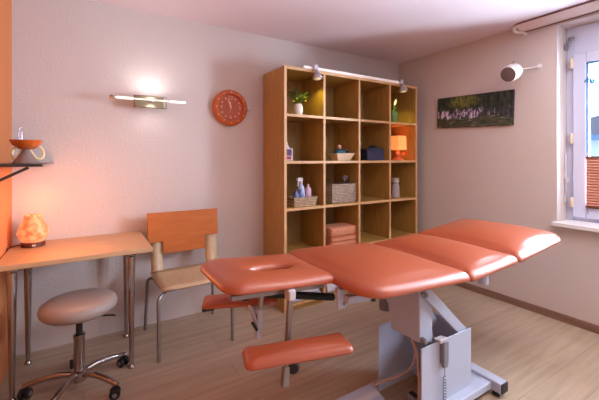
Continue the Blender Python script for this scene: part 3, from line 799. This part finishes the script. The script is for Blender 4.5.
# rising side strips of the shell
for x0, x1 in ((CX0+.02, CX0+.10), (CX1-.095, CX1-.002)):
    b = nb(); st = [(2.735, .446), (2.762, .47), (2.778, .52), (2.79, .60), (2.80, .70), (2.808, .74)]
    v = [[b.verts.new((x0, y, z)), b.verts.new((x1, y, z))] for y, z in st]
    for a, c in zip(v, v[1:]): b.faces.new((a[0], a[1], c[1], c[0]))
    o = obj('back_strip', b, M['chairwood'], ch); md = o.modifiers.new('thick', 'SOLIDIFY'); md.thickness = .011
# orange backrest with notched lower corners
b = nb(); cxm = (CX0+CX1)/2; hw = (CX1-CX0)/2+.005
poly = [(-hw, .665), (-hw, .885), (hw, .885), (hw, .68), (hw-.105, .68), (hw-.105, .575), (-hw+.108, .575), (-hw+.108, .665)]
prism(b, poly, -.006, .006, mtx=T(cxm, 2.775, 0) @ Matrix(((1, 0, 0, 0), (0, 0, 1, 0), (0, 1, 0, 0), (0, 0, 0, 1))))
for v in b.verts: v.co.y += (v.co.z-.6)*.10 + ((v.co.x-cxm)/hw)**2*-.02
o = obj('backrest', b, M['orange_ply'], ch, bevel=.004)
for (x, y, ym) in ((CX0+.0, 2.35, 1), (CX1-.03, 2.35, 1)):
    xi = CX0+.05 if x < .6 else CX1-.05
    b = nb(); tube(b, [(x, 2.34, .0), (x, 2.35, .36)] + arc((x, 2.352, .37), (x, 2.356, .408), (xi, 2.40, .41)) + [(xi, 2.56, .41)], .0118, 12); obj('leg', b, M['steel'], ch)
    b = nb(); tube(b, [(x-.012 if x < .6 else x+.012, 2.83, 0), (x, 2.80, .36)] + arc((x, 2.798, .37), (x, 2.79, .408), (xi, 2.73, .41)) + [(xi, 2.56, .41)], .0118, 12); obj('leg', b, M['steel'], ch)
for y in (2.44, 2.70): obj('seat_rail', tube(nb(), [(CX0+.05, y, .408), (CX1-.05, y, .408)], .01, 10), M['steel'], ch)

# ------------------------------------------------------------------ swivel stool
stx, sty = -.022, 2.305
so = thing('swivel_stool', 'round taupe padded swivel stool on chrome five-star castor base', 'stool', (stx, sty, 0))
b = nb(); lathe(b, [(.12, .435), (.17, .437), (.186, .452), (.19, .472), (.184, .492), (.165, .506), (.12, .513), (.05, .515), (0, .515)], 48); obj('seat', b, M['leather'], so, smooth=60)
b = nb(); lathe(b, [(.05, .41), (.06, .412), (.13, .43), (.132, .436)], 28); tube(b, catmull([(.05, -.03, .418), (.1, -.06, .412), (.15, -.1, .418), (.17, -.12, .42)]), .005, 8); obj('seat_plate', b, M['dark'], so)
b = nb(); lathe(b, [(.0165, .30), (.0165, .42)], 18); obj('piston', b, M['dark'], so)
b = nb(); lathe(b, [(.027, .08), (.027, .29), (.03, .295), (.03, .31), (.02, .314)], 24); obj('gas_column', b, M['chrome'], so)
b = nb(); lathe(b, [(.034, .05), (.042, .058), (.042, .105), (.034, .112), (.027, .113)], 24); obj('hub', b, M['chrome'], so)
for k in range(5):
    a = R(24 + 72*k); c, s = math.cos(a), math.sin(a)
    P = lambda r, z: (r*c, r*s, z)
    b = nb(); tube(b, catmull([P(.025, .09), P(.10, .098), P(.18, .09), P(.235, .078), P(.262, .07)]), [.017]*8+[.0155]*8+[.014]*9, 12)
    l = obj('base_arm', b, M['chrome'], so)
    sp_ = a + R(40*((k*37) % 5-2))
    b = nb(); tube(b, [P(.255, .073), P(.255, .045)], .007, 8)
    mt = T(.255*c, .255*s, .0275) @ Matrix.Rotation(sp_, 4, 'Z')
    box(b, -.02, .012, -.009, .009, .012, .026, 0, mt)
    w = obj('castor', b, M['dark'], so)
    for q in (-1, 1):
        obj('wheel', lathe(nb(), [(.010, -.009), (.0245, -.0085), (.0275, -.004), (.0275, .004), (.0245, .0085), (.010, .009)], 20, mt @ T(-.006, q*.017, 0) @ RX(90)), M['dark'], w)
        obj('hub_cap', lathe(nb(), [(.012, 0), (.011, .0015)], 14, mt @ T(-.006, q*.017 + (.009 if q > 0 else -.0105), 0) @ RX(-90)), M['greyplastic'], w)

# ------------------------------------------------------------------ treatment table
tt = thing('treatment_table', 'orange upholstered treatment table on a white lifting base', 'treatment table', (0, 0, 0))
def pad(name, x0, x1, y0, y1, z0, z1, th, crown, radii, hole=None, edge=.03, roll=0):
    """pad with its underside at height z0 (left end) and z1 (right end)"""
    sl_ = math.atan2(z1-z0, x1-x0)
    b = nb(); L = math.hypot(x1-x0, z1-z0)
    h = None
    if hole: h = (hole[0]-x0, hole[1], hole[2], hole[3])
    cushion(b, rrect(0, L, y0, y1, radii), th, crown, edge, h, T(x0, 0, z0) @ Matrix.Rotation(-sl_, 4, 'Y'))
    return obj(name, b, M['vinyl'], tt, smooth=80)
pad('head_cushion', .43, .94, 1.18, 1.605, .800, .755, .042, .006, [.07, .03, .03, .11], (.705, 1.365, .105, .038))
pad('cushion', .905, 1.56, .955, 1.66, .756, .713, .05, .042, [.11, .02, .02, .11])
pad('cushion', 1.565, 2.005, .955, 1.66, .705, .728, .05, .042, [.02, .02, .02, .02])
pad('cushion', 2.012, 2.60, .955, 1.66, .726, .782, .05, .042, [.02, .11, .11, .02])
# frames below the cushions
b = nb()
for y in (1.06, 1.56): beam(b, (1.0, y, .735), (1.5, y, .715), .03, .03); beam(b, (1.6, y, .71), (2.02, y, .72), .03, .03); beam(b, (2.1, y, .725), (2.6, y, .76), .03, .03)
for x, z in ((1.03, .733), (1.3, .723), (1.48, .716), (1.63, .71), (1.98, .72), (2.12, .727), (2.55, .757)): beam(b, (x, 1.06, z), (x, 1.56, z), .03, .025)
obj('top_frame', b, M['white'], tt, bevel=.003)
b = nb(); beam(b, (.93, 1.12, .708), (1.17, 1.12, .688), .034, .03); obj('frame_tube', b, M['white'], tt, bevel=.003)
b = nb(); beam(b, (1.055, 1.098, .698), (1.073, 1.098, .696), .012, .034); obj('end_cap', b, M['dark'], tt)
b = nb(); box(b, .90, .945, 1.135, 1.143, .665, .748); box(b, .905, .94, 1.142, 1.165, .70, .748); o = obj('hinge_plate', b, M['white'], tt, bevel=.004)
b = nb(); lathe(b, [(.007, 0), (.007, .004)], 10, T(.93, 1.135, .685) @ RX(90)); obj('screw', b, M['greyplastic'], o)
for y in (1.0, 1.6):
    b = nb(); lathe(b, [(.022, 0), (.024, .003), (.024, .055), (.022, .058)], 18, T(1.735, y, .655)); box(b, 1.715, 1.757, y-.02, y+.02, .70, .718); o = obj('socket', b, M['white'], tt, bevel=.002)
    b = nb(); box(b, 1.757, 1.772, y-.008, y+.008, .675, .70); obj('clamp_screw', b, M['dark'], o)
# head frame rods and the black padded bar
b = nb(); tube(b, [(.56, 1.36, .725), (.70, 1.36, .70)], .007, 10); obj('head_rod', b, M['steel'], tt)
b = nb(); tube(b, [(.68, 1.36, .705), (1.03, 1.34, .622)], .017, 14); obj('gas_spring', b, M['black'], tt)
b = nb(); beam(b, (.58, 1.36, .735), (.58, 1.36, .70), .03, .03, up=(0, 1, 0)); obj('clamp_block', b, M['dark'], tt, bevel=.003)
b = nb()
for y in (1.24, 1.53): beam(b, (.47, y, .772), (.90, y, .738), .022, .016)
for x, z in ((.62, .758), (.88, .738)): beam(b, (x, 1.24, z), (x, 1.53, z), .022, .016)
obj('head_frame', b, M['steel'], tt)
# arm rests: post, bracket, pad, knob
def arm(px, py, top, low, join, padc, rz, near):
    zj = join
    b = nb(); beam(b, (px+.016, py, top), (px-.004, py, zj), .020, .020, up=(0, 1, 0)); obj('arm_post', b, M['steel'], tt, bevel=.003)
    b = nb(); beam(b, (px-.004, py, zj+.02), (px-.012, py, low), .026, .026, up=(0, 1, 0)); obj('arm_sleeve', b, M['steel'] if near else M['white'], tt, bevel=.003)
    b = nb(); beam(b, (px+.016, py-.018, top-.008), (px+.016, py+.025, top-.008), .03, .04); obj('arm_bracket', b, M['lightgrey'], tt, bevel=.004)
    b = nb(); cushion(b, rrect(-.205 if near else -.185, .205 if near else .185, -.066, .066, [.03, .03, .02, .02]), .030, .010, .016, None, T(*padc) @ RZ(rz)); obj('armrest', b, M['vinyl'], tt, smooth=80)
    b = nb(); beam(b, (px-.008, py, padc[2]-.008), (padc[0], padc[1], padc[2]-.006), .03, .012); obj('armrest_support', b, M['lightgrey'], tt)
    if near:
        b = nb(); beam(b, (px-.012, py-.02, .52), (px-.012, py-.02, .56), .03, .02, up=(0, 1, 0)); obj('clamp_block', b, M['lightgrey'], tt, bevel=.003)
        b = nb(); tube(b, [(px-.01, py, .47), (px+.03, py-.012, .47)], .006, 8); lathe(b, [(.012, 0), (.024, .004), (.026, .01), (.026, .022), (.022, .028)], 12, T(px+.03, py+.004, .47) @ RZ(-32) @ RX(90)); obj('knob', b, M['dark'], tt)
arm(.682, 1.185, .765, .402, .46, (.682, 1.098, .568), -15.5, True)
arm(.712, 1.49, .765, .45, .565, (.665, 1.62, .578), -22, False)
b = nb(); beam(b, (.665, 1.51, .60), (.708, 1.49, .47), .034, .01, up=(1, 0, 0)); o = obj('locking_lever', b, M['white'], tt, bevel=.003)
b = nb(); beam(b, (.668, 1.485, .53), (.69, 1.485, .49), .016, .012, up=(1, 0, 0)); obj('lever_tip', b, M['dark'], o)
b = nb(); tube(b, catmull([(.53, 1.66, .566), (.58, 1.65, .568), (.61, 1.63, .572), (.64, 1.60, .59)]), .006, 8); o = obj('arm_handle', b, M['chrome'], tt)
b = nb(); tube(b, [(.485, 1.665, .566), (.54, 1.657, .566)], .012, 12); obj('grip', b, M['dark'], o)
# lifting column
b = nb()
pf = [(1.405, 1.13, .385), (1.405, 1.13, .712), (1.505, 1.13, .708), (1.505, 1.13, .36)]
pk = [(1.405, 1.315, .38), (1.405, 1.38, .712), (1.505, 1.38, .708), (1.505, 1.315, .36)]
a = [b.verts.new(p) for p in pf]; c = [b.verts.new(p) for p in pk]; ring_bridge(b, a, c); b.faces.new(a); b.faces.new(c[::-1])
o = obj('lift_column', b, M['white'], tt, bevel=.005)
for x, z in ((1.425, .625), (1.42, .40)):
    b = nb(); lathe(b, [(.014, 0), (.014, .026), (.008, .032)], 12, T(x, 1.13, z) @ RX(90)); obj('pivot_bolt', b, M['greyplastic'], o)
b = nb(); beam(b, (1.425, 1.118, .645), (1.745, 1.118, .355), .018, .055, up=(0, 0, 1)); obj('strut', b, M['white'], tt, bevel=.004)
b = nb(); beam(b, (1.50, 1.30, .68), (1.745, 1.30, .33), .018, .05); obj('strut', b, M['white'], tt, bevel=.004)
b = nb(); tube(b, [(1.56, 1.22, .69), (1.60, 1.22, .33)], .016, 14); tube(b, [(1.60, 1.22, .33), (1.61, 1.22, .12)], .026, 14); obj('actuator', b, M['greyplastic'], tt)
b = nb(); lathe(b, [(.03, .40), (.036, .404), (.036, .54), (.03, .55)], 22, T(1.52, 1.47, 0)); beam(b, (1.52, 1.47, .55), (1.52, 1.47, .71), .04, .04, up=(0, 1, 0)); obj('motor', b, M['greyplastic'], tt)
b = nb(); beam(b, (1.44, 1.36, .50), (1.47, 1.42, .54), .02, .012); obj('motor_bracket', b, M['lightgrey'], tt)
# lower housing, open on the left
b = nb(); box(b, 1.378, 1.785, 1.096, 1.104, .055, .378); obj('housing_panel', b, M['white'], tt, bevel=.002)
b = nb(); box(b, 1.374, 1.785, 1.376, 1.384, .075, .378); obj('housing_panel', b, M['white'], tt, bevel=.002)
b = nb(); box(b, 1.777, 1.785, 1.104, 1.376, .055, .372); obj('housing_panel', b, M['white'], tt, bevel=.002)
# base: two rails, plate, cross feet
b = nb(); box(b, 1.36, 1.90, 1.05, 1.11, .03, .07); obj('base_rail', b, M['white'], tt, bevel=.004)
b = nb(); box(b, 1.36, 1.90, 1.36, 1.40, .03, .07); obj('base_rail', b, M['white'], tt, bevel=.004)
b = nb(); box(b, 1.62, 1.90, 1.10, 1.37, .052, .066); o = obj('base_plate', b, M['white'], tt)
b = nb(); lathe(b, [(.014, 0), (.014, .006), (.007, .008)], 6, T(1.83, 1.16, .066)); obj('bolt', b, M['dark'], o)
def foot(x, y0, y1):
    b = nb(); box(b, x-.032, x+.032, y0, y1, .026, .082); f = obj('cross_foot', b, M['white'], tt, bevel=.005)
    for y, d in ((y0, -1), (y1, 1)):
        b = nb(); box(b, x-.03, x+.03, min(y, y+d*.008), max(y, y+d*.008), .028, .08); obj('end_cap', b, M['dark'], f, bevel=.003)
        b = nb(); lathe(b, [(.018, 0), (.02, .004), (.018, .014), (.007, .016), (.007, .03)], 16, T(x-.012, y-d*.035, 0)); obj('levelling_foot', b, M['dark'], f)
foot(1.932, 1.0, 1.66)
b = nb(); prism(b, [(.80, 1.21), (1.285, 1.21), (1.345, 1.395), (.80, 1.395)], .03, .07); o = obj('base_cover', b, M['white'], tt, bevel=.006)
b = nb(); prism(b, [(.82, 1.30), (1.305, 1.30), (1.318, 1.335), (.82, 1.335)], .07, .0725); obj('cover_seam', b, M['lightgrey'], o, smooth=0)
foot(.84, .98, 1.40)
b = nb(); box(b, 1.40, 1.435, 1.16, 1.20, .01, .10); o = obj('mains_socket', b, M['greyplastic'], tt, bevel=.004)
obj('socket_cover', box(nb(), 1.405, 1.43, 1.158, 1.198, .10, .104), M['dark'], o)
for pts in ([(1.33, 1.36, .075), (1.37, 1.35, .09), (1.42, 1.30, .12), (1.44, 1.22, .20), (1.43, 1.18, .28), (1.44, 1.17, .36)],
            [(1.39, 1.125, .01), (1.392, 1.12, .12), (1.388, 1.122, .24), (1.40, 1.14, .33), (1.43, 1.2, .38)],
            [(1.40, 1.135, .01), (1.405, 1.135, .14), (1.40, 1.13, .22), (1.41, 1.15, .31), (1.43, 1.2, .37)]):
    b = nb(); tube(b, catmull(pts), .006, 8); obj('cable', b, M['beigecable'], tt)

# hand control hanging on the front housing panel
hc = thing('hand_control', 'grey hand control hanging on the table base panel', 'remote control', (1.535, 1.096, .385))
b = nb(); box(b, -.02, .02, -.026, -.002, -.115, .0); prism(b, [(-.018, -.024), (.018, -.024), (.012, -.004), (-.012, -.004)], -.135, -.115); obj('handset', b, M['greyplastic'], hc, bevel=.005)
b = nb(); box(b, -.04, .016, -.02, -.001, -.006, .012); box(b, -.04, .016, -.02, .02, .0, .008); obj('hook', b, M['lightgrey'], hc, bevel=.003)
pts = [(0, -.014, -.13), (.003, -.014, -.155), (0, -.014, -.18)]
N = 150
for k in range(N): a = k*2*PI/12.5; pts.append((.008*math.cos(a)+.002*k/N, -.014+.007*math.sin(a), -.185 - .17*k/N))
b = nb(); tube(b, pts, .0022, 6); obj('coiled_cord', b, M['greyplastic'], hc)

# ------------------------------------------------------------------ light
def lamp(name, kind, loc, energy, col, size=.05, rot=None, spot_=None, blend=.6):
    l = bpy.data.lights.new(name, kind); l.energy = energy; l.color = col
    if kind == 'AREA': l.size = size
    elif kind in ('POINT', 'SPOT'): l.shadow_soft_size = size
    if kind == 'SPOT': l.spot_size = R(spot_); l.spot_blend = blend
    o = bpy.data.objects.new(name, l); C.objects.link(o); o.location = loc
    if rot: o.rotation_euler = rot
    return o
lamp('salt_light', 'POINT', (-.255, 2.76, 1.02), 1.1, (1, .33, .11), .06)
lamp('salt_light', 'POINT', (-.06, 2.42, 1.0), 5.0, (1, .35, .11), .10)
lamp('orange_lamp_light', 'POINT', (2.945, 2.66, 1.275+.20), .6, (1, .52, .26), .03)
lamp('wall_lamp_light', 'SPOT', (.435, 2.765, 1.77), 3.0, (1, .93, .89), .04, (R(180-22), 0, 0), 165, 1)
lamp('wall_lamp_light', 'SPOT', (.435, 2.765, 1.69), .9, (1, .93, .89), .04, (R(22), 0, 0), 165, 1)
for x in (1.728, 2.815):
    lamp('spot_light', 'SPOT', (x, 2.47, 1.985), 8, (1, .93, .12), .03, (R(30), R(-14), 0), 85)
# ceiling lamp, added unseen fill lamp behind the camera, daylight outside the window
lamp('ceiling_light', 'AREA', (2.3, .1, 2.40), 46, (1, .93, .89), 1.4)
lamp('added_fill_light', 'AREA', (1.1, -1.9, 1.35), 14, (.80, .87, 1), 1.9, (R(90), 0, 0))  # soft cool fill added to brighten the room, no opening in this wall
lamp('daylight', 'AREA', (4.6, .30, 1.35), 1350, (.74, .84, 1), 2.0, (0, R(90), 0))
# daylight: sky through the window
w = bpy.data.worlds.new('sky'); sc.world = w; w.use_nodes = True
nt = w.node_tree; bg = nt.nodes['Background']
tc = nt.nodes.new('ShaderNodeTexCoord'); sx = nt.nodes.new('ShaderNodeSeparateXYZ'); rp = nt.nodes.new('ShaderNodeValToRGB')
nt.links.new(tc.outputs['Generated'], sx.inputs[0]); nt.links.new(sx.outputs['Z'], rp.inputs['Fac'])
e = rp.color_ramp.elements
e[0].position = 0; e[0].color = (.62, .82, 1, 1); e[1].position = .5; e[1].color = (.70, .80, 1, 1)
nt.links.new(rp.outputs['Color'], bg.inputs['Color']); bg.inputs['Strength'].default_value = 3.0
pl = bpy.data.lights.new('window_portal', 'AREA'); pl.shape = 'RECTANGLE'; pl.size = 1.3; pl.size_y = 1.4; pl.cycles.is_portal = True
o = bpy.data.objects.new('window_portal', pl); C.objects.link(o); o.location = (3.5, .65, 1.48); o.rotation_euler = (0, R(90), 0)

# ------------------------------------------------------------------ camera
cd = bpy.data.cameras.new('camera'); cd.sensor_width = 36; cd.lens = 345/599*36; cd.shift_y = -42/599
cam = bpy.data.objects.new('camera', cd); C.objects.link(cam)
cam.location = (0, 0, 1.3); cam.rotation_euler = (R(90), 0, R(-32))
sc.camera = cam
sc.view_settings.view_transform = 'Standard'; sc.view_settings.look = 'None'
sc.view_settings.exposure = .05; sc.view_settings.gamma = 1
try: sc.cycles.use_denoising = True
except Exception: pass
sc.cycles.max_bounces = 8; sc.cycles.diffuse_bounces = 5
